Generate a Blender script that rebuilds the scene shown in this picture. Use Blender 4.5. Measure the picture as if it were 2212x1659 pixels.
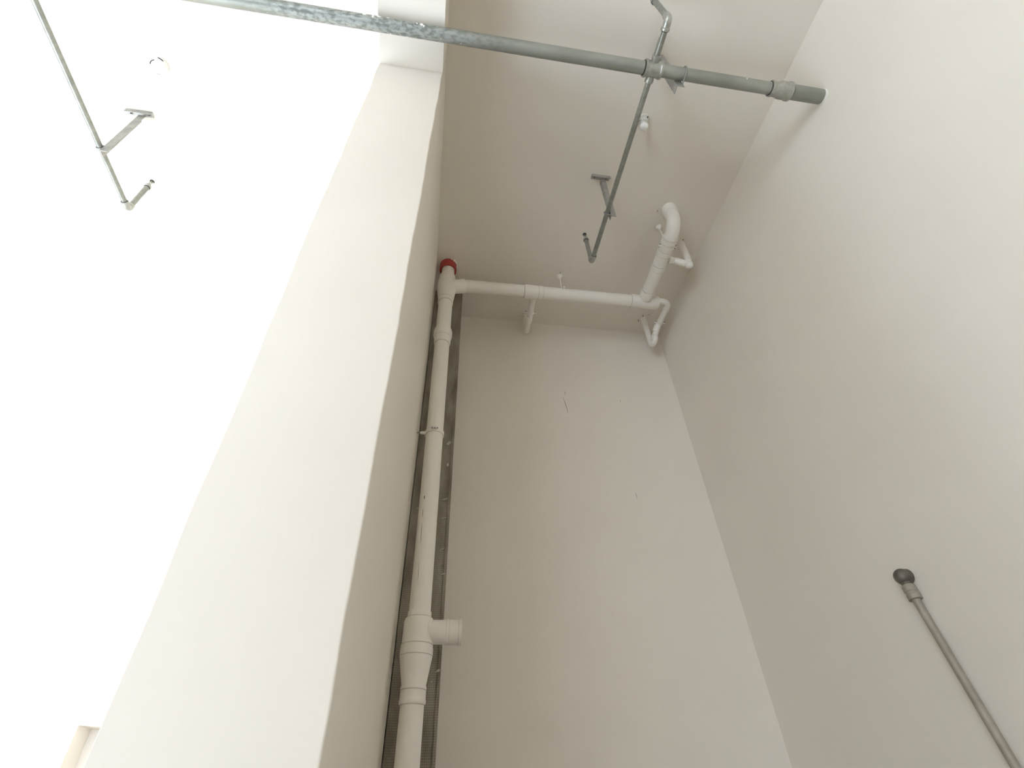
import bpy, math, random
from mathutils import Vector, Matrix

scene = bpy.context.scene
for o in list(bpy.data.objects):
    bpy.data.objects.remove(o, do_unlink=True)
C = scene.collection
random.seed(7)

# ------------------------------------------------------------------ camera
CAM_Z = 1.6
PITCH, YAW, ROLL = math.radians(41.2407), math.radians(9.8181), math.radians(-1.99345)
fwd = Vector((math.sin(YAW)*math.cos(PITCH), math.cos(YAW)*math.cos(PITCH), math.sin(PITCH)))
rgt = Vector((math.cos(YAW), -math.sin(YAW), 0))
upv = rgt.cross(fwd)
r2 = rgt*math.cos(ROLL) + upv*math.sin(ROLL)
u2 = r2.cross(fwd)
cam_d = bpy.data.cameras.new('camera')
cam_d.sensor_fit = 'HORIZONTAL'
cam_d.sensor_width = 36.0
cam_d.lens = 1111.77/2212*36.0
cam_d.clip_start = 0.05
cam = bpy.data.objects.new('camera', cam_d)
m = Matrix((r2, u2, -fwd)).transposed().to_4x4()
m.translation = (0, 0, CAM_Z)
cam.matrix_world = m
C.objects.link(cam)
scene.camera = cam

# ------------------------------------------------------------------ light
vs = scene.view_settings
vs.view_transform = 'Standard'
vs.look = 'None'
vs.gamma = 1.0
vs.use_curve_mapping = False
vs.exposure = 0.19

world = bpy.data.worlds.new('world')
scene.world = world
world.use_nodes = True
bg = world.node_tree.nodes['Background']
bg.inputs[0].default_value = (0.86, 0.93, 1.0, 1)
bg.inputs[1].default_value = 0.6

def window_light(name, loc, rot, sx, sy, power, col=(0.87, 1.005, 1.185)):
    l = bpy.data.lights.new(name, 'AREA')
    l.shape = 'RECTANGLE'
    l.size, l.size_y = sx, sy
    l.energy = power
    l.color = col
    o = bpy.data.objects.new(name, l)
    o.location = loc
    o.rotation_euler = rot
    C.objects.link(o)
    return o

# area lights added for daylight, set in two unseen openings (left side and shop front)
window_light('daylight_left', (-6.98, 2.3, 2.0), (0, math.radians(-90), 0), 3.0, 4.6, 60)
window_light('daylight_front', (-4.2, -4.98, 1.95), (math.radians(90), 0, 0), 4.0, 3.5, 245)
# sun falling through the left windows onto the floor of the left room
sun_d = bpy.data.lights.new('sun', 'SUN')
sun_d.energy = 138.0
sun_d.angle = math.radians(0.53)
sun_d.color = (0.89, 1.005, 1.17)
sun = bpy.data.objects.new('sun', sun_d)
sun.rotation_euler = Vector((math.cos(math.radians(42))*0.96, math.cos(math.radians(42))*0.05, -math.sin(math.radians(42)))).to_track_quat('-Z', 'Y').to_euler()
C.objects.link(sun)
scene.cycles.diffuse_bounces = 8

# ------------------------------------------------------------------ materials
def mat(name, col, rough=0.6, metal=0.0, spec=0.5):
    mt = bpy.data.materials.new(name)
    mt.use_nodes = True
    b = mt.node_tree.nodes['Principled BSDF']
    b.inputs['Base Color'].default_value = (*col, 1)
    b.inputs['Roughness'].default_value = rough
    b.inputs['Metallic'].default_value = metal
    b.inputs['Specular IOR Level'].default_value = spec
    return mt

def noisy(name, col, col2, scale=6.0, rough=0.6, metal=0.0, bump=0.0, bscale=60.0, detail=4.0, lo=0.35, hi=0.65, spec=0.5, stretch=(1, 1, 1)):
    mt = mat(name, col, rough, metal, spec)
    nt = mt.node_tree
    b = nt.nodes['Principled BSDF']
    tc = nt.nodes.new('ShaderNodeTexCoord')
    mp = nt.nodes.new('ShaderNodeMapping')
    mp.inputs['Scale'].default_value = stretch
    nt.links.new(tc.outputs['Object'], mp.inputs[0])
    n = nt.nodes.new('ShaderNodeTexNoise')
    n.inputs['Scale'].default_value = scale
    n.inputs['Detail'].default_value = detail
    nt.links.new(mp.outputs[0], n.inputs['Vector'])
    r = nt.nodes.new('ShaderNodeValToRGB')
    r.color_ramp.elements[0].position = lo
    r.color_ramp.elements[0].color = (*col, 1)
    r.color_ramp.elements[1].position = hi
    r.color_ramp.elements[1].color = (*col2, 1)
    nt.links.new(n.outputs['Fac'], r.inputs[0])
    nt.links.new(r.outputs[0], b.inputs['Base Color'])
    if bump:
        n2 = nt.nodes.new('ShaderNodeTexNoise')
        n2.inputs['Scale'].default_value = bscale
        n2.inputs['Detail'].default_value = 3
        nt.links.new(tc.outputs['Object'], n2.inputs['Vector'])
        bp = nt.nodes.new('ShaderNodeBump')
        bp.inputs['Strength'].default_value = bump
        bp.inputs['Distance'].default_value = 0.01
        nt.links.new(n2.outputs['Fac'], bp.inputs['Height'])
        nt.links.new(bp.outputs[0], b.inputs['Normal'])
    return mt

WALL = noisy('wall_paint', (0.778, 0.723, 0.641), (0.798, 0.743, 0.661), 1.6, 0.55, bump=0.04, bscale=5.0, spec=0.3)
CEIL = noisy('ceiling_paint', (0.778, 0.723, 0.641), (0.798, 0.743, 0.661), 1.2, 0.7, bump=0.03, bscale=9.0, spec=0.2)
FLOOR = noisy('floor_screed', (0.26, 0.26, 0.255), (0.31, 0.31, 0.305), 3.0, 0.6, bump=0.1)
PVC = noisy('pvc_plastic', (0.83, 0.79, 0.715), (0.85, 0.81, 0.74), 5.0, 0.38, spec=0.4)
PVC_SHADE = mat('pvc_joint_shade', (0.55, 0.50, 0.43), 0.7)  # shadow of the socket gaps painted as a darker tone
GALV = noisy('galvanised_steel', (0.25, 0.252, 0.218), (0.33, 0.332, 0.29), 26.0, 0.42, 0.55, bump=0.05, bscale=120, stretch=(0.5, 1, 1))
GALV_FIT = noisy('malleable_fitting', (0.36, 0.36, 0.315), (0.45, 0.45, 0.40), 40.0, 0.38, 0.6, bump=0.1, bscale=150)
DARK = mat('thread_sealant_dark', (0.06, 0.055, 0.045), 0.7)
ANGLE = noisy('angle_iron_primer', (0.30, 0.29, 0.26), (0.40, 0.39, 0.35), 14.0, 0.5, 0.3)
BRASS = mat('sprinkler_alloy', (0.55, 0.53, 0.47), 0.35, 0.8)
RED = noisy('red_fire_sleeve', (0.36, 0.045, 0.035), (0.42, 0.06, 0.05), 10, 0.55)
PLASTER = noisy('plaster_splash', (0.78, 0.75, 0.70), (0.86, 0.84, 0.80), 30, 0.8)
SMEAR = noisy('dried_plaster_smear', (0.36, 0.33, 0.28), (0.62, 0.59, 0.53), 45, 0.85)
WHITE_PLASTIC = mat('white_plastic', (0.84, 0.83, 0.79), 0.35)
LAMPB = mat('dull_lamp_holder', (0.66, 0.64, 0.58), 0.5)
GLOBE = mat('opal_bulb', (0.86, 0.85, 0.82), 0.18)
STEEL = mat('zinc_screw', (0.30, 0.29, 0.27), 0.4, 0.7)
DOORP = noisy('door_cream', (0.90, 0.87, 0.82), (0.92, 0.89, 0.85), 4, 0.5)
FRAME = mat('window_frame_grey', (0.25, 0.26, 0.27), 0.4, 0.4)
WALLPIPE = noisy('weathered_steel_pipe', (0.31, 0.275, 0.225), (0.38, 0.34, 0.285), 18, 0.55, 0.2)
WPCAP = noisy('dark_iron_fitting', (0.115, 0.10, 0.08), (0.17, 0.15, 0.125), 30, 0.45, 0.4)
MARK = mat('drill_smudge', (0.16, 0.13, 0.10), 0.9)

def mesh_board_material():
    mt = mat('fibre_mesh_mortar', (0.16, 0.14, 0.11), 0.9)
    nt = mt.node_tree
    b = nt.nodes['Principled BSDF']
    tc = nt.nodes.new('ShaderNodeTexCoord')
    sep = nt.nodes.new('ShaderNodeSeparateXYZ')
    nt.links.new(tc.outputs['Object'], sep.inputs[0])
    def lines(sock, freq):
        a = nt.nodes.new('ShaderNodeMath'); a.operation = 'MULTIPLY'; a.inputs[1].default_value = freq
        nt.links.new(sock, a.inputs[0])
        f = nt.nodes.new('ShaderNodeMath'); f.operation = 'FRACT'
        nt.links.new(a.outputs[0], f.inputs[0])
        g = nt.nodes.new('ShaderNodeMath'); g.operation = 'LESS_THAN'; g.inputs[1].default_value = 0.35
        nt.links.new(f.outputs[0], g.inputs[0])
        return g.outputs[0]
    mx = nt.nodes.new('ShaderNodeMath'); mx.operation = 'MAXIMUM'
    nt.links.new(lines(sep.outputs['X'], 110.0), mx.inputs[0])
    nt.links.new(lines(sep.outputs['Z'], 90.0), mx.inputs[1])
    n = nt.nodes.new('ShaderNodeTexNoise'); n.inputs['Scale'].default_value = 4.5; n.inputs['Detail'].default_value = 5
    mp = nt.nodes.new('ShaderNodeMapping'); mp.inputs['Scale'].default_value = (2.5, 1, 0.8)
    nt.links.new(tc.outputs['Object'], mp.inputs[0]); nt.links.new(mp.outputs[0], n.inputs['Vector'])
    r = nt.nodes.new('ShaderNodeValToRGB')
    r.color_ramp.elements[0].position = 0.36; r.color_ramp.elements[0].color = (0.20, 0.172, 0.132, 1)
    r.color_ramp.elements[1].position = 0.66; r.color_ramp.elements[1].color = (0.36, 0.325, 0.265, 1)
    nt.links.new(n.outputs['Fac'], r.inputs[0])
    mixn = nt.nodes.new('ShaderNodeMix'); mixn.data_type = 'RGBA'; mixn.blend_type = 'MULTIPLY'
    mixn.inputs[0].default_value = 1.0
    nt.links.new(r.outputs[0], mixn.inputs[6])
    r2_ = nt.nodes.new('ShaderNodeValToRGB')
    r2_.color_ramp.elements[0].color = (0.72, 0.72, 0.72, 1); r2_.color_ramp.elements[1].color = (1.15, 1.15, 1.12, 1)
    nt.links.new(mx.outputs[0], r2_.inputs[0])
    nt.links.new(r2_.outputs[0], mixn.inputs[7])
    nt.links.new(mixn.outputs[2], b.inputs['Base Color'])
    bp = nt.nodes.new('ShaderNodeBump'); bp.inputs['Strength'].default_value = 0.5; bp.inputs['Distance'].default_value = 0.003
    nt.links.new(mx.outputs[0], bp.inputs['Height']); nt.links.new(bp.outputs[0], b.inputs['Normal'])
    return mt
MESHB = mesh_board_material()

# main pipe: galvanised with scuffed dull zinc mottling
def main_pipe_material():
    mt = noisy('galvanised_scuffed', (0.265, 0.272, 0.235), (0.355, 0.362, 0.318), 9.0, 0.45, 0.45, bump=0.06, bscale=110, stretch=(0.35, 1, 1))
    nt = mt.node_tree
    b = nt.nodes['Principled BSDF']
    src = b.inputs['Base Color'].links[0].from_socket
    tc = nt.nodes.new('ShaderNodeTexCoord')
    sep = nt.nodes.new('ShaderNodeSeparateXYZ')
    nt.links.new(tc.outputs['Object'], sep.inputs[0])
    # worn stretch between the left room and the beam edge
    mr = nt.nodes.new('ShaderNodeValToRGB')
    mm = nt.nodes.new('ShaderNodeMapRange')
    mm.inputs['From Min'].default_value = -1.6; mm.inputs['From Max'].default_value = 0.4
    nt.links.new(sep.outputs['X'], mm.inputs['Value'])
    e = mr.color_ramp.elements
    e[0].position = 0.18; e[0].color = (0, 0, 0, 1)
    e[1].position = 0.95; e[1].color = (0, 0, 0, 1)
    for p in (0.34, 0.66):
        q = e.new(p); q.color = (1, 1, 1, 1)
    nt.links.new(mm.outputs[0], mr.inputs[0])
    n = nt.nodes.new('ShaderNodeTexNoise'); n.inputs['Scale'].default_value = 60; n.inputs['Detail'].default_value = 6
    mp = nt.nodes.new('ShaderNodeMapping'); mp.inputs['Scale'].default_value = (0.55, 1, 1)
    nt.links.new(tc.outputs['Object'], mp.inputs[0]); nt.links.new(mp.outputs[0], n.inputs['Vector'])
    r = nt.nodes.new('ShaderNodeValToRGB')
    r.color_ramp.elements[0].position = 0.40; r.color_ramp.elements[0].color = (0.20, 0.215, 0.195, 1)
    r.color_ramp.elements[1].position = 0.56; r.color_ramp.elements[1].color = (0.36, 0.375, 0.35, 1)
    nt.links.new(n.outputs['Fac'], r.inputs[0])
    mx = nt.nodes.new('ShaderNodeMix'); mx.data_type = 'RGBA'
    nt.links.new(mr.outputs[0], mx.inputs[0]); nt.links.new(src, mx.inputs[6]); nt.links.new(r.outputs[0], mx.inputs[7])
    nt.links.new(mx.outputs[2], b.inputs['Base Color'])
    return mt
GALV_MAIN = main_pipe_material()

# ------------------------------------------------------------------ helpers
def finish(name, verts, faces, mt, parent=None, smooth=True, angle=38):
    me = bpy.data.meshes.new(name)
    me.from_pydata([tuple(v) for v in verts], [], faces)
    me.update()
    if smooth:
        me.polygons.foreach_set('use_smooth', [True]*len(me.polygons))
        me.set_sharp_from_angle(angle=math.radians(angle))
    me.materials.append(mt)
    o = bpy.data.objects.new(name, me)
    C.objects.link(o)
    if parent is not None:
        o.parent = parent
        o.matrix_parent_inverse = Matrix.Translation(-Vector(parent.location)) if parent.type == 'EMPTY' else Matrix.Identity(4)
    return o

class MB:
    def __init__(s):
        s.v, s.f = [], []
    def add(s, v, f):
        b = len(s.v)
        s.v += [Vector(p) for p in v]
        s.f += [tuple(i+b for i in q) for q in f]
        return s
    def box(s, x0, x1, y0, y1, z0, z1):
        return s.add([(x0,y0,z0),(x1,y0,z0),(x1,y1,z0),(x0,y1,z0),(x0,y0,z1),(x1,y0,z1),(x1,y1,z1),(x0,y1,z1)],
                     [(0,3,2,1),(4,5,6,7),(0,1,5,4),(1,2,6,5),(2,3,7,6),(3,0,4,7)])
    def tube(s, pts, rad, seg=24, caps=True):
        pts = [Vector(p) for p in pts]
        n = len(pts)
        if not hasattr(rad, '__len__'):
            rad = [rad]*n
        # tangents (ignore coincident points)
        def tang(i):
            a, b = i, i
            while a > 0 and (pts[i]-pts[a]).length < 1e-7: a -= 1
            while b < n-1 and (pts[b]-pts[i]).length < 1e-7: b += 1
            t = Vector((0, 0, 0))
            if a != i: t += (pts[i]-pts[a]).normalized()
            if b != i: t += (pts[b]-pts[i]).normalized()
            return t.normalized()
        t0 = tang(0)
        ref = Vector((0, 0, 1)) if abs(t0.z) < 0.9 else Vector((1, 0, 0))
        nrm = (ref - t0*ref.dot(t0)).normalized()
        vv, ff = [], []
        for i in range(n):
            t = tang(i)
            nrm = (nrm - t*nrm.dot(t)).normalized()
            bi = t.cross(nrm)
            for k in range(seg):
                a = 2*math.pi*k/seg
                vv.append(pts[i] + (nrm*math.cos(a) + bi*math.sin(a))*rad[i])
        for i in range(n-1):
            for k in range(seg):
                k2 = (k+1) % seg
                ff.append((i*seg+k, i*seg+k2, (i+1)*seg+k2, (i+1)*seg+k))
        if caps:
            ff.append(tuple(reversed(range(seg))))
            ff.append(tuple((n-1)*seg+k for k in range(seg)))
        return s.add(vv, ff)
    def lathe(s, p0, p1, prof, seg=28, caps=True):
        """prof: list of (distance along axis, radius)"""
        p0, p1 = Vector(p0), Vector(p1)
        d = (p1-p0).normalized()
        return s.tube([p0+d*a for a, _ in prof], [r for _, r in prof], seg, caps)
    def sphere(s, c, r, seg=20, rings=12, sz=1.0):
        c = Vector(c)
        v = [c+Vector((0,0,-r*sz))]
        for i in range(1, rings):
            a = -math.pi/2+math.pi*i/rings
            for k in range(seg):
                b = 2*math.pi*k/seg
                v.append(c+Vector((r*math.cos(a)*math.cos(b), r*math.cos(a)*math.sin(b), r*sz*math.sin(a))))
        v.append(c+Vector((0,0,r*sz)))
        f = [(0, 1+(k+1)%seg, 1+k) for k in range(seg)]
        for i in range(rings-2):
            for k in range(seg):
                k2 = (k+1)%seg
                f.append((1+i*seg+k, 1+i*seg+k2, 1+(i+1)*seg+k2, 1+(i+1)*seg+k))
        L = len(v)-1
        f += [(L, 1+(rings-2)*seg+k, 1+(rings-2)*seg+(k+1)%seg) for k in range(seg)]
        return s.add(v, f)
    def ring(s, c, axis, ri, ro, h, seg=32):
        """hollow collar: from c along axis for h"""
        c = Vector(c); axis = Vector(axis).normalized()
        ref = Vector((0,0,1)) if abs(axis.z) < .9 else Vector((1,0,0))
        n = (ref-axis*ref.dot(axis)).normalized(); b = axis.cross(n)
        v, f = [], []
        for (a, r) in ((0,ri),(0,ro),(h,ro),(h,ri)):
            for k in range(seg):
                t = 2*math.pi*k/seg
                v.append(c+axis*a+(n*math.cos(t)+b*math.sin(t))*r)
        for q in range(4):
            q2 = (q+1)%4
            for k in range(seg):
                k2=(k+1)%seg
                f.append((q*seg+k, q*seg+k2, q2*seg+k2, q2*seg+k))
        return s.add(v, f)
    def build(s, name, mt, parent=None, smooth=True, angle=38, label=None):
        o = finish(name, s.v, s.f, mt, parent, smooth, angle)
        if label: o['label'] = label
        return o

def fillet(pts, R, n=8):
    """round the corners of a polyline with radius R"""
    pts = [Vector(p) for p in pts]
    Rs = R if hasattr(R, '__len__') else [R]*len(pts)
    out = [pts[0]]
    for i in range(1, len(pts)-1):
        a = (pts[i-1]-pts[i]).normalized(); b = (pts[i+1]-pts[i]).normalized()
        ang = a.angle(b)
        if abs(math.pi-ang) < 1e-3:
            out.append(pts[i]); continue
        R_ = Rs[i]
        d = R_/math.tan(ang/2)
        c = pts[i]+(a+b).normalized()*(R_/math.sin(ang/2))
        p0, p1 = pts[i]+a*d, pts[i]+b*d
        u, w = p0-c, p1-c
        tot = u.angle(w); ax = u.cross(w).normalized()
        for k in range(n+1):
            out.append(c+Matrix.Rotation(tot*k/n, 3, ax) @ u)
    out.append(pts[-1])
    return out

def thing(name, label, cat, loc=(0, 0, 0), group=None):
    o = bpy.data.objects.new(name, None)
    o.empty_display_size = 0.05
    o.location = loc
    C.objects.link(o)
    o['label'] = label; o['category'] = cat
    if group: o['group'] = group
    return o

def struct(o, label=None):
    o['kind'] = 'structure'
    if label: o['label'] = label
    return o

# ------------------------------------------------------------------ the shell
XL, XW0, XW1, XR = -7.0, -0.513, -0.156, 2.109      # far left wall, partition faces, right wall
YF, YE, YCOL, YB, YL = -5.0, 1.09, 3.055, 3.344, 5.0  # front, partition end, column face, back wall, left room's back wall
ZC, ZB = 5.4, 4.94                                   # ceiling, beam soffit

struct(MB().box(XL-.25, XR+.25, YF-.25, YL+.6, -.15, 0).build('floor', FLOOR, smooth=False), 'pale screed floor below the frame')
struct(MB().box(XL-.25, XR+.25, YF-.25, YL+.6, ZC, ZC+.2).build('ceiling', CEIL, smooth=False), 'flat painted concrete ceiling high overhead')
struct(MB().box(XR, XR+.25, YF-.25, YB+.25, 0, ZC).build('wall_right', WALL, smooth=False), 'smooth painted wall on the right, crossed by the grey pipe end')
struct(MB().box(XW1, XR, YB, YB+.25, 0, ZC).build('wall_back', WALL, smooth=False), 'plain painted wall closing the narrow bay behind the white drain pipes')

# partition wall: slightly uneven, rounded plaster arris at its free end
def partition():
    levels = 70
    v, f = [], []
    rr, rl = 0.006, 0.0012
    base = []
    for k in range(5):
        a = math.pi + (math.pi/2)*k/4
        base.append((XW0+rl+rl*math.cos(a), YE+rl+rl*math.sin(a), 0))
    for k in range(5):
        a = 1.5*math.pi + (math.pi/2)*k/4
        base.append((XW1-rr+rr*math.cos(a), YE+rr+rr*math.sin(a), 1))
    base += [(XW1, 2.0, 2), (XW1, 2.9, 2), (XW1, 3.02, 2), (XW1-.002, 3.05, 3), (XW1-.003, 3.07, 3), (XW1-.003, YL+.3, 3), (XW0, YL+.3, 3)]
    nb = len(base)
    jl = jr = 0.0
    for i in range(levels+1):
        z = ZC*i/levels
        if z < ZB-.05:
            jl = .6*jl+random.uniform(-.0022, .0022); jr = .6*jr+random.uniform(-.0022, .0022)
        else:
            jl = jr = 0
        for (x, y, t) in base:
            dx = jl if t == 0 else jr if t == 1 else 0
            v.append((x+dx, y, z))
    for i in range(levels):
        for k in range(nb):
            k2 = (k+1) % nb
            f.append((i*nb+k, i*nb+k2, (i+1)*nb+k2, (i+1)*nb+k))
    f.append(tuple(reversed(range(nb)))); f.append(tuple(levels*nb+k for k in range(nb)))
    return finish('wall_partition', v, f, WALL, None, True, 30)
struct(partition(), 'thick white partition wall whose bright end face rises to the beam')
struct(MB().box(XW0, XW1, YF, YE+.02, ZB, ZC).build('ceiling_beam', WALL, smooth=False), 'white downstand beam running forward from the top of the partition')

# left room: back wall with a recessed doorway, window wall on the far left, shop front
DX0, DX1, DZ = -2.509, -1.55, 2.303
wb = MB()
wb.box(XL, DX0, YL, YL+.25, 0, ZC); wb.box(DX1, XW0, YL, YL+.25, 0, ZC); wb.box(DX0, DX1, YL, YL+.25, DZ, ZC)
struct(wb.build('wall_left_back', WALL, smooth=False), 'bright far wall of the left room with a doorway')
dr = struct(MB().box(DX0, DX1, YL+.2, YL+.245, 0, DZ).build('door_1', DOORP, smooth=False), 'cream flush door set back in the doorway at lower left')
MB().tube([(DX1-.1, YL+.2, 1.0), (DX1-.1, YL+.15, 1.0), (DX1-.22, YL+.15, 1.0)], .01, 12).build('door_handle', STEEL, dr)

def window_wall(name, wname, along, fixed, out, a0, a1, o0, o1, z0, z1, nm):
    """a wall with one glazed opening (frame with mullions)"""
    w = MB(); fr = MB()
    def bx(m_, p0, p1, t0, t1, q0, q1):
        if along == 'y': m_.box(min(t0, t1), max(t0, t1), p0, p1, q0, q1)
        else: m_.box(p0, p1, min(t0, t1), max(t0, t1), q0, q1)
    t1 = fixed+out*.25
    bx(w, a0, o0, fixed, t1, 0, ZC); bx(w, o1, a1, fixed, t1, 0, ZC)
    if z0 > 0: bx(w, o0, o1, fixed, t1, 0, z0)
    bx(w, o0, o1, fixed, t1, z1, ZC)
    struct(w.build(name, WALL, smooth=False))
    f0, f1 = fixed+out*.06, fixed+out*.12
    bx(fr, o0, o1, f0, f1, z0, z0+.06); bx(fr, o0, o1, f0, f1, z1-.06, z1)
    for k in range(nm+1):
        p = o0+(o1-o0-.06)*k/nm
        bx(fr, p, p+.06, f0, f1, z0+.06, z1-.06)
    struct(fr.build(wname, FRAME, smooth=False))
window_wall('wall_left', 'window_1', 'y', XL, -1, YF, YL+.25, 0.0, 4.6, 0.5, 3.5, 4)  # unseen window, its opening placed to brighten the left room
window_wall('wall_front', 'window_2', 'x', YF, -1, XL, XR, -6.2, -2.2, 0.2, 3.7, 4)  # unseen shop window, opening kept to the left to light the partition end

# ------------------------------------------------------------------ unplastered column in the corner
col_ = struct(MB().box(-.153, .094, YCOL+.004, YB, 0, ZC).build('column', MESHB, smooth=False), 'dark unplastered mesh-covered column strip behind the white stack')
MB().box(-.153, -.134, YCOL-.004, YCOL+.01, 0, 5.36).build('edge_batten', MESHB, col_, smooth=False)
MB().box(.078, .095, YCOL-.003, YCOL+.01, 0, 4.62).build('edge_batten', MESHB, col_, smooth=False)
def splash(x, z, w, h, rot):
    n = 9
    pts = []
    for k in range(n):
        a = 2*math.pi*k/n
        r = random.uniform(.6, 1.1)
        px, pz = w*r*math.cos(a), h*r*math.sin(a)
        pts.append((x+px*math.cos(rot)-pz*math.sin(rot), z+px*math.sin(rot)+pz*math.cos(rot)))
    y0, y1 = YCOL+.002, YCOL-.004
    v = [(p[0], y0, p[1]) for p in pts]+[(x+(p[0]-x)*.8, y1, z+(p[1]-z)*.8) for p in pts]
    f = [(k, (k+1)%n, n+(k+1)%n, n+k) for k in range(n)]+[tuple(n+k for k in range(n))]
    o = finish('plaster_splash', v, f, SMEAR, col_, False)
for (x, z, w, h, r) in [(.060, 2.925, .024, .006, .5), (.078, 2.775, .022, .005, .3), (.080, 2.262, .020, .009, .7), (.055, 2.215, .014, .006, .8),
                        (.057, 3.715, .022, .012, .2), (.050, 3.700, .012, .018, 0), (.062, 3.53, .010, .016, 0), (.060, 3.265, .026, .004, .25),
                        (.058, 3.13, .024, .004, .35), (.070, 2.83, .010, .003, .4), (-.115, 3.19, .012, .003, .6)]:
    splash(x, z, w, h, r)

# ------------------------------------------------------------------ white drain stack (vertical)
YS = 2.766
def sx(z): return -.034-.0053*(z-1.8)
def sp(z): return Vector((sx(z), YS, z))
G_DRAIN = 'white plastic drainage pipework'
st = thing('drain_stack', 'tall vertical white plastic drain stack in front of the dark column', 'pipe', (sx(0), YS, 0), G_DRAIN)
def seg_lathe(name, prof, mt=PVC, label=None):
    return MB().tube([sp(z) for z, _ in prof], [r for _, r in prof], 36).build(name, mt, st, label=label)
seg_lathe('lower_pipe', [(0, .0545), (2.09, .0545)])
seg_lathe('reducer', [(2.058, .058), (2.064, .0615), (2.075, .0615), (2.080, .0595), (2.114, .0590), (2.119, .0605), (2.128, .0600), (2.136, .0570),
                      (2.20, .068), (2.255, .0775), (2.262, .0795), (2.292, .0795), (2.300, .0775)], label='tapering white reducer fitting')
seg_lathe('tee_body', [(2.298, .0765), (2.312, .0775), (2.318, .0740), (2.416, .0730), (2.430, .0690), (2.436, .0600), (2.462, .0595), (2.468, .0560)], label='white tee fitting with an open side socket')
bz = 2.372
MB().lathe((sx(bz)+.05, YS, bz), (1, YS, bz), [(0, .056), (.06, .056), (.075, .0575), (.085, .0575), (.088, .060), (.098, .060), (.101, .0575), (.145, .0575), (.150, .0600), (.163, .0600), (.165, .054), (.11, .052)], caps=False).build('branch_socket', PVC, st, label='open side socket pointing right')
seg_lathe('upper_pipe', [(2.45, .0545), (4.52, .0555)])
seg_lathe('coupling', [(4.405, .0565), (4.412, .0615), (4.47, .0630), (4.478, .0680), (4.492, .0710), (4.535, .0710), (4.552, .0680), (4.560, .0570)], label='ribbed white expansion coupling')
seg_lathe('upper_pipe', [(4.53, .0570), (4.93, .0565)])
seg_lathe('wye_body', [(4.885, .0575), (4.888, .0630), (4.925, .0630), (4.96, .0680), (5.04, .0765), (5.10, .0785), (5.150, .0770), (5.200, .0710), (5.240, .0645), (5.258, .0560)], label='bulging white tee where the level drain joins')
seg_lathe('upper_pipe', [(5.24, .0545), (5.41, .0545)])
# side inlet of the top tee
MB().tube(fillet([(sx(5.1)+.02, YS, 5.10), (.055, YS, 5.118), (.10, YS, 5.134)], [0, .05, 0]), [.060]*11, 28).build('side_inlet', PVC, st)
fc = MB().ring((sx(5.4), YS, 5.318), (0, 0, 1), .0590, .0730, .082, 36).build('fire_collar', RED, st, label='red sleeve ring at the ceiling')
pl = MB()
for k in range(9):
    a = math.radians(-70+20*k)
    pl.sphere((sx(5.4)+.072*math.cos(a), YS+.072*math.sin(a)-.003, 5.396), random.uniform(.008, .014), 8, 6, .7)
pl.build('mortar_patch', PLASTER, st)
# wall clamp of the stack
zc = 3.573
cl = thing('pipe_clamp', 'thin white clamp ring tying the stack to the partition wall', 'pipe clamp', (XW1, YS, zc))
MB().ring((sx(zc), YS, zc-.014), (0, 0, 1), .0562, .0615, .028, 36).build('clamp_ring', PVC, cl)
MB().tube([(XW1-.004, YS-.01, zc-.004), (sx(zc)-.055, YS-.01, zc-.004)], .004, 10).build('threaded_rod', STEEL, cl)
MB().lathe((sx(zc)-.092, YS-.01, zc-.004), (0, YS-.01, zc-.004), [(0, .009), (.018, .012), (.034, .012)], 16).build('rod_boss', PVC, cl)
MB().box(sx(zc)-.012, sx(zc)-.006, YS-.078, YS-.056, zc-.008, zc+.012).box(sx(zc)+.004, sx(zc)+.010, YS-.078, YS-.056, zc-.008, zc+.012).build('clamp_ear', PVC, cl, smooth=False)
MB().tube([(sx(zc)-.022, YS-.069, zc+.002), (sx(zc)+.020, YS-.069, zc+.002)], .0045, 10).build('screw', STEEL, cl)
# long scratch on the stack
for (z0, z1, a0, a1, w) in [(3.10, 3.075, 200, 201, .003), (3.02, 2.96, 199, 200, .0012), (2.93, 2.80, 200, 203, .001), (2.72, 2.60, 203, 206, .0008)]:
    n = 6; v = []
    for i in range(n+1):
        t = i/n; z = z0+(z1-z0)*t; a = math.radians(a0+(a1-a0)*t+40)
        for s_ in (-1, 1):
            aa = a+s_*w/.0555*(1-abs(2*t-1)**3)
            v.append((sx(z)+.0557*math.cos(aa), YS+.0557*math.sin(aa), z))
    MB().add(v, [(2*i, 2*i+1, 2*i+3, 2*i+2) for i in range(n)]).build('scratch', MARK, st, smooth=False)

# ------------------------------------------------------------------ horizontal drain under the ceiling
def hz(x): return 5.134+(x-.10)*.0226
def hp(x): return Vector((x, YS, hz(x)))
dp = thing('drain_pipe', 'level white plastic drain pipe slung below the ceiling between stack and branch', 'pipe', (.9, YS, hz(.9)), G_DRAIN)
def hseg(name, prof, label=None):
    return MB().tube([hp(x) for x, _ in prof], [r for _, r in prof], 32).build(name, PVC, dp, label=label)
hseg('pipe_length', [(.100, .0545), (.66, .0545)])
hseg('tee_fitting', [(.612, .055), (.614, .0605), (.700, .0600), (.735, .0570), (.738, .0590), (.776, .0590), (.778, .055)], 'white tee fitting halfway along the level pipe')
hseg('pipe_length', [(.76, .0545), (1.62, .0545)])
hseg('end_tee', [(1.578, .055), (1.580, .0610), (1.70, .0605), (1.828, .0615), (1.832, .0590), (1.833, .030)], 'white end tee where the cross pipe joins')
ZBR = hz(1.70)
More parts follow.
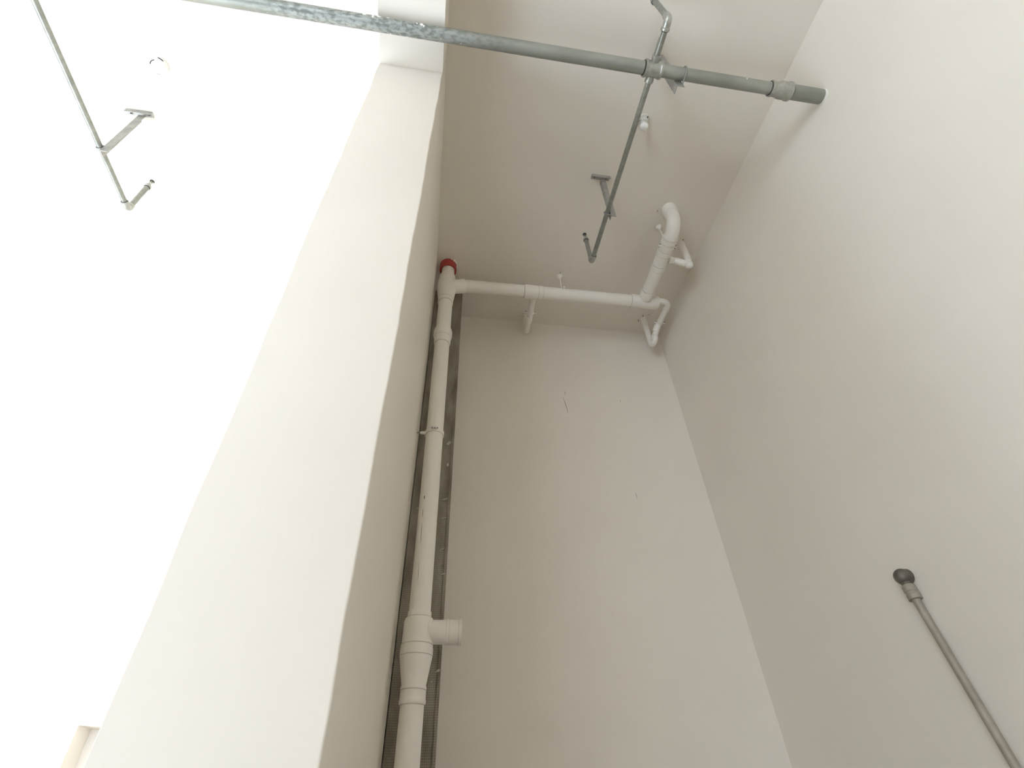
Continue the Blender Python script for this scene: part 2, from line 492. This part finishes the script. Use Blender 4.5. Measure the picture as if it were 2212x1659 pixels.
# ------------------------------------------------------------------ cross branch running to the front and up through the ceiling
br = thing('branch_drain_pipe', 'white drain branch with big elbow rising into the ceiling near right wall', 'pipe', (1.70, 2.3, ZBR), G_DRAIN)
def bp_(y): return Vector((1.707-(YS-y)*.022, y, ZBR))
def bseg(name, prof, label=None):
    return MB().tube([bp_(y) for y, _ in prof], [r for _, r in prof], 32).build(name, PVC, br, label=label)
bseg('saddle_joint', [(2.725, .055), (2.705, .060), (2.700, .0605), (2.640, .0600), (2.638, .055)])
bseg('pipe_length', [(2.66, .0545), (2.34, .0545)])
bseg('tee_fitting', [(2.412, .055), (2.410, .0600), (2.395, .0605), (2.365, .0605), (2.360, .0575), (2.270, .0570), (2.262, .0595), (2.225, .0595), (2.223, .055)])
bseg('pipe_length', [(2.24, .0545), (2.10, .0545)])
bseg('elbow_socket', [(2.150, .055), (2.148, .0605), (2.135, .0625), (2.115, .0600), (2.100, .0625), (2.088, .0625), (2.082, .0580)])
ex = bp_(2.05).x
MB().tube(fillet([bp_(2.12), (ex, 1.985, ZBR), (ex, 1.985, ZC+.01)], [0, .105, 0], 14), .0560, 32).build('elbow', PVC, br, label='large white elbow turning up into the ceiling')
MB().lathe((ex, 1.985, ZC+.005), (ex, 1.985, 0), [(0, .062), (.07, .062), (.085, .057)], 32).build('elbow_socket', PVC, br)

# dark rings at the socket mouths: gap shadow and cement line put into the colour
def shade_ring(parent, c, axis, r, w=.0035):
    MB().ring(Vector(c)-Vector(axis)*w/2, axis, r-.003, r+.0009, w, 32).build('joint_shade', PVC_SHADE, parent)
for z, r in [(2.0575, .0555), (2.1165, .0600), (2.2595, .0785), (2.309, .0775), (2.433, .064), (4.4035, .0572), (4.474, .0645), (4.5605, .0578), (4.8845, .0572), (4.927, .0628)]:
    shade_ring(st, sp(z), (0, 0, 1), r)
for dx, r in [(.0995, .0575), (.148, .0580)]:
    shade_ring(st, (sx(bz)+.05+dx, YS, bz), (1, 0, 0), r)
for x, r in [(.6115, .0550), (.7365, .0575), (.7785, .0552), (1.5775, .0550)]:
    shade_ring(dp, hp(x), (1, 0, .0226), r)
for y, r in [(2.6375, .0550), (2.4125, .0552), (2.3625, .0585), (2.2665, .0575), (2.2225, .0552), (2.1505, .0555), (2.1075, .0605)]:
    shade_ring(br, bp_(y), (0, 1, 0), r)

# ------------------------------------------------------------------ small traps
def trap(label, loc, pts, R, collars, drop, r=.0265, group='small white waste traps under the ceiling'):
    t = thing('drain_trap', label, 'pipe', loc, group)
    MB().tube(fillet(pts, R, 10), r, 22).build('trap_pipe', PVC, t)
    for (a, b, rr) in collars:
        a, b = Vector(a), Vector(b)
        L = (b-a).length
        MB().lathe(a, b, [(0, r), (.002, rr), (L*.45, rr), (L*.5, rr+.0015), (L-.002, rr), (L, r)], 22).build('socket', PVC, t)
    dx, dy, dz = drop
    MB().tube([(dx, dy, dz), (dx, dy, ZC+.01)], r+.001, 22).build('drop_pipe', PVC, t)
    return t

# trap beside the end tee, in the far right corner
zt = hz(1.82)
t1 = trap('white S-shaped waste trap hanging in the far right corner', (1.93, 2.95, zt),
     [(1.834, 2.742, zt), (1.938, 2.742, zt), (1.938, 3.015, zt), (1.905, 3.082, 5.085), (1.897, 3.088, 5.020), (1.886, 3.150, 5.020), (1.886, 3.150, 5.13)],
     [0, .062, .05, .03, .030, .030, 0],
     [((1.938, 2.812, zt), (1.938, 2.838, zt), .0295), ((1.930, 3.010, zt-.004), (1.912, 3.058, 5.118), .030), ((1.904, 3.083, 5.085), (1.898, 3.087, 5.045), .030)],
     (1.886, 3.150, 5.10))
# middle trap below the level pipe
zm = hz(.703)
t2 = trap('short white waste trap dropping behind the middle of the level drain', (.703, 3.0, zm),
     [(.703, 2.822, zm), (.712, 3.085, zm), (.714, 3.245, 5.165), (.714, 3.245, 5.30)], [0, .05, .032, 0],
     [((.703, 2.822, zm), (.704, 2.845, zm), .0295), ((.7105, 3.045, zm), (.713, 3.115, zm+.002), .030)],
     (.714, 3.245, 5.22))
MB().sphere((.714, 3.240, 5.172), .032, 18, 12).build('socket', PVC, t2)
# trap beside the branch elbow
zb = ZBR
t3 = trap('white V-shaped waste trap jutting from the branch toward the right wall', (1.85, 2.3, zb),
     [(1.756, 2.312, zb), (1.825, 2.305, zb), (1.914, 2.290, 5.095), (1.914, 2.276, 5.21)], [0, .04, .026, 0],
     [((1.760, 2.309, zb), (1.788, 2.307, zb), .0295), ((1.818, 2.305, zb-.002), (1.885, 2.295, 5.122), .0285)],
     (1.914, 2.276, 5.15))
MB().sphere((1.914, 2.287, 5.098), .033, 18, 12).build('socket', PVC, t3)

# clamps with screws on the small traps / branch
def clamp_at(name_label, p, axis, r, ears, w=.022):
    c_ = thing('pipe_clamp', name_label, 'pipe clamp', p, 'white clamps on the drain pipes')
    ax = Vector(axis).normalized()
    MB().ring(Vector(p)-ax*w/2, ax, r, r+.006, w, 30).build('clamp_ring', PVC, c_)
    for e in ears:
        d = Vector(e).normalized()
        q = Vector(p)+d*(r+.010)
        side = ax*0.0
        b = MB().lathe(q-d*.012, q+d*.012, [(0, .010), (.024, .009)], 10)
        b.build('clamp_ear', PVC, c_)
        MB().tube([q-ax*.016+d*.004, q+ax*.016+d*.004], .0045, 10).build('screw', STEEL, c_)
    return c_
clamp_at('white bolted clamp ring below the big elbow of the branch', bp_(2.172), (0, 1, 0), .0548, [(-1, 0, -.25), (1, 0, -.2)], .030)
clamp_at('small screwed clamp on the corner trap arm', (1.937, 2.985, zt), (0, 1, 0), .0275, [(-1, 0, -.2), (1, 0, -.2)], .02)
clamp_at('small screwed clamp on the middle trap arm', (.7095, 2.995, zm), (0, 1, 0), .0275, [(-1, 0, -.2), (1, 0, -.2)], .02)

# rod hangers with ceiling discs
def hanger(label, cx, cy, cz, px, py, pr):
    h = thing('pipe_hanger', label, 'pipe hanger', (cx, cy, ZC), 'white rod hangers of the drain')
    MB().lathe((cx, cy, ZC+.001), (cx, cy, 0), [(0, .028), (.012, .028), (.018, .020), (.026, .014), (.045, .010)], 22).build('ceiling_disc', PVC, h)
    MB().tube([(cx, cy, ZC-.03), (px, py, cz+pr)], .0065, 10).build('hanger_rod', PVC, h)
    return h
h1 = hanger('thin white hanger rod with round ceiling disc over the level drain', .948, YS-.012, hz(.95), .955, YS, .05)
MB().ring(hp(.955)-Vector((.011, 0, 0)), (1, 0, 0), .0546, .0590, .022, 32).build('clamp_ring', PVC, h1)
MB().box(.947, .963, YS-.072, YS-.055, hz(.955)+.004, hz(.955)+.026).build('clamp_ear', PVC, h1, smooth=False)
MB().tube([(.944, YS-.066, hz(.955)+.014), (.966, YS-.066, hz(.955)+.014)], .005, 10).build('screw', STEEL, h1)
MB().tube([(.945, YS-.065, ZC-.0015), (.947, YS-.035, ZC-.0015)], .002, 6).build('drill_mark', MARK, h1)
h2 = hanger('short white hanger rod with disc hidden beside the branch elbow', 1.668, 2.150, ZBR, 1.690, 2.172, .05)

# ------------------------------------------------------------------ galvanised sprinkler main
YG, ZG = 0.887, 4.889
mp_ = thing('sprinkler_main_pipe', 'long grey galvanised sprinkler main crossing under the beam into the right wall', 'pipe', (.5, YG, ZG))
MB().tube([(-6.9, YG, ZG), (-3.5, YG, ZG), (-2.31, YG, ZG)], .0365, 32).build('pipe_length', GALV_MAIN, mp_)
MB().tube([(-2.21, YG, ZG), (-1.2, YG, ZG), (0, YG, ZG), (1.0, YG, ZG)], .0365, 32).build('pipe_length', GALV_MAIN, mp_)
MB().tube([(1.08, YG, ZG), (1.80, YG, ZG)], .0350, 32).build('pipe_length', GALV_MAIN, mp_)
MB().tube([(1.87, YG, ZG), (XR+.05, YG, ZG)], .0420, 32).build('pipe_length', GALV_MAIN, mp_, label='thicker grey pipe end entering the right wall')
def cross_fitting(xc, name='cross_fitting'):
    c_ = MB()
    h = .052
    c_.lathe((xc-h, YG, ZG), (xc+h, YG, ZG), [(0, .037), (.001, .0475), (.012, .0480), (.017, .0440), (.030, .0430), (2*h-.030, .0430), (2*h-.017, .0440), (2*h-.012, .0480), (2*h-.001, .0475), (2*h, .036)], 32)
    for s_ in (-1, 1):
        c_.lathe((xc, YG+s_*.025, ZG), (xc, YG+s_*.1, ZG), [(0, .024), (.022, .0225), (.026, .0250), (.044, .0250), (.046, .017)], 24)
    return c_.build(name, GALV_FIT, mp_, label='cast cross fitting with two side outlets')
XB = 1.037
cross_fitting(XB)
MB().tube([(XB-.058, YG, ZG), (XB-.050, YG, ZG)], .0395, 32).build('thread_seal', DARK, mp_)
XLB = -2.255
cross_fitting(XLB)
# reducing coupling near the wall
MB().lathe((1.765, YG, ZG), (2, YG, ZG), [(0, .036), (.001, .0440), (.013, .0450), (.018, .0415), (.040, .0420), (.056, .0475), (.066, .0490), (.105, .0490), (.112, .0535), (.126, .0535), (.130, .0500), (.131, .042)], 32).build('reducing_coupling', GALV_FIT, mp_, label='cast reducing coupling beside the right wall')
MB().tube([(1.761, YG, ZG), (1.766, YG, ZG)], .0385, 32).build('thread_seal', DARK, mp_)
MB().tube([(1.896, YG, ZG), (1.901, YG, ZG)], .0435, 32).build('thread_seal', DARK, mp_)
MB().lathe((XR-.012, YG, ZG), (XR+.02, YG, ZG), [(0, .0425), (.006, .0440), (.03, .047)], 28).build('mortar_ring', PLASTER, mp_)
# paint and plaster flecks left on the pipe
for (x, a, w, l) in [(-.575, 98, .009, .022), (-.53, 104, .014, .012), (-.50, 96, .008, .020), (-.455, 94, .006, .014), (-.30, 104, .007, .010), (-.275, 108, .013, .018), (-.262, 118, .009, .010), (-.35, 240, .006, .010),
                     (-.17, 200, .005, .006), (-.06, 212, .004, .005), (1.60, 110, .006, .006), (-.44, 235, .004, .012)]:
    n = 8
    aa = math.radians(a)
    # angle measured round the pipe from the +z side over the camera side (-y)
    cdir = Vector((0, -math.sin(aa), math.cos(aa))); tdir = Vector((0, -math.cos(aa), -math.sin(aa)))
    ctr = Vector((x, YG, ZG))+cdir*.0362
    v = [ctr+Vector((1, 0, 0))*l*random.uniform(.5, 1.1)*math.cos(2*math.pi*k/n)+tdir*w*random.uniform(.5, 1.1)*math.sin(2*math.pi*k/n)-cdir*.001 for k in range(n)]
    v.append(ctr+cdir*.004)
    MB().add(v, [(k, (k+1) % n, n) for k in range(n)]).build('paint_fleck', PLASTER, mp_, smooth=False)

# ------------------------------------------------------------------ sprinkler branches with upright heads
def sprinkler_branch(label, x, y0, y1, ztip, up_dx=0.0, coupling=None):
    s_ = 1 if y1 > y0 else -1
    t = thing('sprinkler_branch', label, 'pipe', (x, y0, ZG), 'grey sprinkler branches')
    MB().tube([(x, y0, ZG), (x, y1-s_*.03, ZG)], .0165, 22).build('branch_pipe', GALV, t)
    MB().tube(fillet([(x, y1-s_*.050, ZG), (x, y1, ZG), (x+up_dx*.05, y1, ZG+.052)], [0, .026, 0], 8), .0215, 22).build('elbow', GALV_FIT, t)
    MB().lathe((x, y1-s_*.058, ZG), (x, y1, ZG), [(0, .0215), (.002, .0245), (.014, .0245), (.017, .0215)], 22).build('elbow_bead', GALV_FIT, t)
    MB().tube([(x, y1-s_*.061, ZG), (x, y1-s_*.054, ZG)], .0195, 20).build('thread_seal', DARK, t)
    zcol = ztip-.085
    def at(z): return Vector((x+up_dx*(z-ZG), y1, z))
    MB().tube([at(ZG+.03), at(zcol)], .0165, 22).build('riser_pipe', GALV, t)
    MB().tube([at(zcol-.004+d) for d in (0, .003, .016, .020, .034, .038)], [.017, .0225, .0225, .019, .0145, .010], 22).build('reducing_socket', GALV_FIT, t)
    MB().tube([at(zcol-.008), at(zcol-.003)], .0195, 20).build('thread_seal', DARK, t)
    hd = MB()
    hd.tube([at(zcol+.030), at(zcol+.050)], .0085, 14)
    for q in (-1, 1):
        p = at(zcol+.048)
        hd.tube([p+Vector((q*.006, 0, 0)), p+Vector((q*.013, 0, .010)), p+Vector((q*.012, 0, .022)), p+Vector((q*.003, 0, .034))], .0028, 8)
    hd.tube([at(zcol+.05), at(zcol+.082)], .0022, 8)
    h_ = hd.build('sprinkler_head', BRASS, t)
    d0 = at(zcol+.078)
    MB().lathe(d0, d0+Vector((0, 0, .1)), [(0, .004), (.002, .0155), (.006, .0160), (.007, .006), (.012, .004)], 20).build('deflector', DARK, h_)
    if coupling:
        MB().tube([(x, coupling-.02, ZG), (x, coupling+.02, ZG)], .0205, 22).build('coupling', GALV_FIT, t)
    return t
sprinkler_branch('dark grey sprinkler branch running back from the cross fitting to a head', XB, YG+.06, 2.219, 5.262, -.03)
sprinkler_branch('short shiny sprinkler branch running forward to the topmost head', XB, YG-.06, .640, 5.334)
sprinkler_branch('pale grey sprinkler branch alone in the bright left room', XLB+.015, YG+.06, 2.213, 5.274)
# shiny sleeve seam on the short branch elbow
# ------------------------------------------------------------------ angle iron pipe brackets
def angle_bar(p0, p1, a, b, w, t):
    """L section swept from p0 to p1, legs along unit vectors a and b"""
    p0, p1, a, b = Vector(p0), Vector(p1), Vector(a), Vector(b)
    prof = [Vector((0,0,0)), a*w, a*w+b*t, a*t+b*t, a*t+b*w, b*w]
    v = [p0+q for q in prof]+[p1+q for q in prof]
    f = [(k, (k+1)%6, 6+(k+1)%6, 6+k) for k in range(6)]+[(0, 3, 2, 1), (0, 5, 4, 3), (6, 7, 8, 9), (6, 9, 10, 11)]
    return v, f
def bracket(label, x, y, zlow, plate_axis, pipe_axis, pr, pz, sgn=(1, 1), w=.042, plate_len=.15, px=None, py=None):
    k = thing('pipe_bracket', label, 'bracket', (x, y, ZC), 'angle iron pipe brackets')
    v, f = angle_bar((x, y, zlow), (x, y, ZC-.028), (sgn[0], 0, 0), (0, sgn[1], 0), w, .004)
    MB().add(v, f).build('angle_leg', ANGLE, k, smooth=False)
    L = plate_len/2
    if plate_axis == 'x':
        v, f = angle_bar((x-L, y-.02, ZC), (x+L, y-.02, ZC), (0, 1, 0), (0, 0, -1), .04, .004)
        bolts = [(x-L+.025, y+.004), (x+L-.025, y+.004)]
    else:
        v, f = angle_bar((x-.01, y-L, ZC), (x-.01, y+L, ZC), (1, 0, 0), (0, 0, -1), .04, .004)
        bolts = [(x+.012, y-L+.025), (x+.012, y+L-.025)]
    MB().add(v, f).build('ceiling_plate', ANGLE, k, smooth=False)
    for bx_, by_ in bolts:
        MB().tube([(bx_, by_, ZC), (bx_, by_, ZC-.012)], .010, 6).tube([(bx_, by_, ZC-.012), (bx_, by_, ZC-.024)], .005, 8).build('anchor_bolt', STEEL, k, smooth=False)
    # U bolt round the pipe
    pts = []
    px_ = x if px is None else px; py_ = y if py is None else py
    R_ = pr+.004
    if pipe_axis == 'x':      # pipe along x: U lies in the y-z plane, opening to +y (leg behind)
        s1 = 1 if y > py_ else -1
        pts.append((px_, y+s1*.012, pz+R_))
        for i in range(13):
            a = math.pi/2+math.pi*i/12
            pts.append((px_, py_+s1*R_*math.cos(a), pz+R_*math.sin(a)))
        pts.append((px_, y+s1*.012, pz-R_))
    else:
        s1 = 1 if x > px_ else -1
        pts.append((x+s1*.012, py_, pz+R_))
        for i in range(13):
            a = math.pi/2+math.pi*i/12
            pts.append((px_+s1*R_*math.cos(a), py_, pz+R_*math.sin(a)))
        pts.append((x+s1*.012, py_, pz-R_))
    MB().tube(pts, .004, 10).build('u_bolt', STEEL, k)
    for q in (pts[0], pts[-1]):
        q = Vector(q)
        d = Vector((0, s1, 0)) if pipe_axis == 'x' else Vector((s1, 0, 0))
        MB().tube([q-d*.008, q+d*.0], .008, 6).build('nut', STEEL, k, smooth=False)
    return k
bracket('angle iron bracket holding the grey main beside the cross fitting', 1.185, YG+.041, 4.815, 'y', 'x', .0355, ZG, (1, 1), .046, .17, px=1.225, py=YG)
bracket('small angle iron bracket holding the back branch below ceiling plate', XB+.022, 1.797, 4.845, 'x', 'y', .0168, ZG, (1, 1), .036, .145, px=XB, py=1.805)
bracket('pale angle iron bracket on the left room branch', XLB+.037, 1.780, 4.835, 'x', 'y', .0168, ZG, (1, 1), .046, .165, px=XLB+.015, py=1.788)

# ------------------------------------------------------------------ ceiling lamp holder with bare bulb
lp = thing('ceiling_lamp', 'bare white bulb on a round ceiling holder behind the branch pipe', 'lamp', (1.245, 1.345, ZC))
MB().lathe((1.245, 1.345, ZC+.001), (1.245, 1.345, 0), [(0, .046), (.010, .046), (.016, .042), (.018, .030), (.045, .024)], 28).build('lamp_base', LAMPB, lp)
MB().tube([(1.242, 1.350, ZC-.03), (1.241, 1.351, ZC-.06), (1.238, 1.352, ZC-.085)], [.016, .018, .022], 20).sphere((1.237, 1.354, ZC-.088), .030, 24, 16).build('bulb', GLOBE, lp)
MB().tube(fillet([(1.262, 1.318, ZC-.018), (1.24, 1.327, ZC-.03), (1.215, 1.338, ZC-.03), (1.205, 1.36, ZC-.02)], [0, .02, .02, 0], 6), .0025, 8).build('wire', STEEL, lp)
MB().tube([(1.266, 1.309, ZC-.016), (1.262, 1.320, ZC-.019)], .004, 8).build('terminal', DARK, lp)

# ------------------------------------------------------------------ smoke detector of the left room
sd = thing('smoke_detector', 'round white smoke detector on the blown-out left ceiling', 'smoke detector', (-1.985, 1.45, ZC))
MB().lathe((-1.985, 1.45, ZC+.001), (-1.985, 1.45, 0), [(0, .055), (.012, .055), (.016, .050), (.030, .046), (.038, .036), (.042, .020)], 32).build('housing', WHITE_PLASTIC, sd)
for a0, a1, rr, zz in [(100, 150, .051, .018), (200, 262, .040, .037), (285, 320, .051, .018)]:
    pts = [(-1.985+rr*math.cos(math.radians(a0+(a1-a0)*i/8)), 1.45+rr*math.sin(math.radians(a0+(a1-a0)*i/8)), ZC-zz) for i in range(9)]
    MB().tube(pts, .003, 6).build('vent_slot', DARK, sd)

# ------------------------------------------------------------------ capped pipe on the right wall
xw = XR-.030
wp = thing('wall_riser_pipe', 'dark steel pipe climbing the right wall to a capped elbow', 'pipe', (xw, 1.955, 0))
def wq(z): return Vector((xw, 1.952+(z-1.72)*.072, z))
MB().tube([Vector((xw, 1.952-.072*1.72, 0)), wq(2.33)], .0160, 22).build('riser_pipe', WALLPIPE, wp)
a_ = wq(2.318); dv = (wq(2.4)-wq(2.3)).normalized()
MB().lathe(a_, a_+dv, [(0, .0165), (.001, .0275), (.020, .0275), (.023, .0250), (.032, .0250), (.035, .0275), (.058, .0265), (.064, .022), (.066, .017)], 24).build('union_coupling', WALLPIPE, wp, label='ribbed coupling near the pipe top')
e0 = a_+dv*.062
MB().tube([e0, e0+dv*.012], .021, 22).build('neck', WPCAP, wp)
ec = e0+dv*.040
MB().sphere(ec, .0345, 22, 14).lathe(ec+Vector((-.012, 0, 0)), ec+Vector((1, 0, 0)), [(0, .026), (.012, .033), (.036, .034), (.044, .030)], 22).build('capped_elbow', WPCAP, wp, label='dark rounded elbow turned into the wall')
# wall clip holding it (below the frame)
MB().ring(wq(1.2)-Vector((0, 0, .012)), (0, 0, 1), .0162, .020, .024, 22).build('pipe_clip', STEEL, wp)
MB().box(xw+.016, XR, wq(1.2).y-.006, wq(1.2).y+.006, 1.192, 1.208).build('clip_stem', STEEL, wp, smooth=False)

# ------------------------------------------------------------------ small marks: hairline cracks and drill smudges
def stain(parent, name, pts, n, w, mt=MARK):
    """thin raised sliver following points on a plane with normal n"""
    n = Vector(n)
    pts = [Vector(p) for p in pts]
    v = []
    for i, p in enumerate(pts):
        d = (pts[min(i+1, len(pts)-1)]-pts[max(i-1, 0)]).normalized()
        s_ = d.cross(n).normalized()
        ww = w*(1-.75*abs(2*i/(len(pts)-1)-1)**2)
        v += [p+s_*ww+n*.0006, p-s_*ww+n*.0006]
    f = [(2*i, 2*i+1, 2*i+3, 2*i+2) for i in range(len(pts)-1)]
    o = finish(name, v, f, mt, None, False)
    o.parent = parent
    return o
wbk = bpy.data.objects['wall_back']; cei = bpy.data.objects['ceiling']
stain(wbk, 'hairline_crack', [(1.028, YB, 4.47), (1.036, YB, 4.42), (1.045, YB, 4.37), (1.052, YB, 4.325), (1.052, YB, 4.29)], (0, -1, 0), .0022)
stain(wbk, 'hairline_crack', [(1.050, YB, 4.54), (1.048, YB, 4.52), (1.052, YB, 4.49)], (0, -1, 0), .002)
stain(wbk, 'hairline_crack', [(1.512, YB, 3.56), (1.516, YB, 3.535), (1.517, YB, 3.50)], (0, -1, 0), .0016)
stain(wbk, 'hairline_crack', [(1.545, YB, 4.49), (1.549, YB, 4.475), (1.552, YB, 4.46)], (0, -1, 0), .002)
stain(cei, 'drill_smudge', [(1.600, 2.00, ZC), (1.604, 2.012, ZC), (1.603, 2.026, ZC)], (0, 0, -1), .003)
stain(cei, 'drill_smudge', [(1.608, 1.985, ZC), (1.606, 1.995, ZC)], (0, 0, -1), .002)
stain(cei, 'drill_smudge', [(1.925, 2.235, ZC), (1.918, 2.25, ZC), (1.912, 2.26, ZC)], (0, 0, -1), .005)
stain(cei, 'drill_smudge', [(1.922, 3.085, ZC), (1.915, 3.10, ZC)], (0, 0, -1), .010)
stain(cei, 'drill_smudge', [(1.86, 3.09, ZC), (1.868, 3.12, ZC), (1.872, 3.14, ZC)], (0, 0, -1), .004)
stain(cei, 'drill_smudge', [(1.835, 3.165, ZC), (1.842, 3.175, ZC), (1.848, 3.20, ZC)], (0, 0, -1), .005)
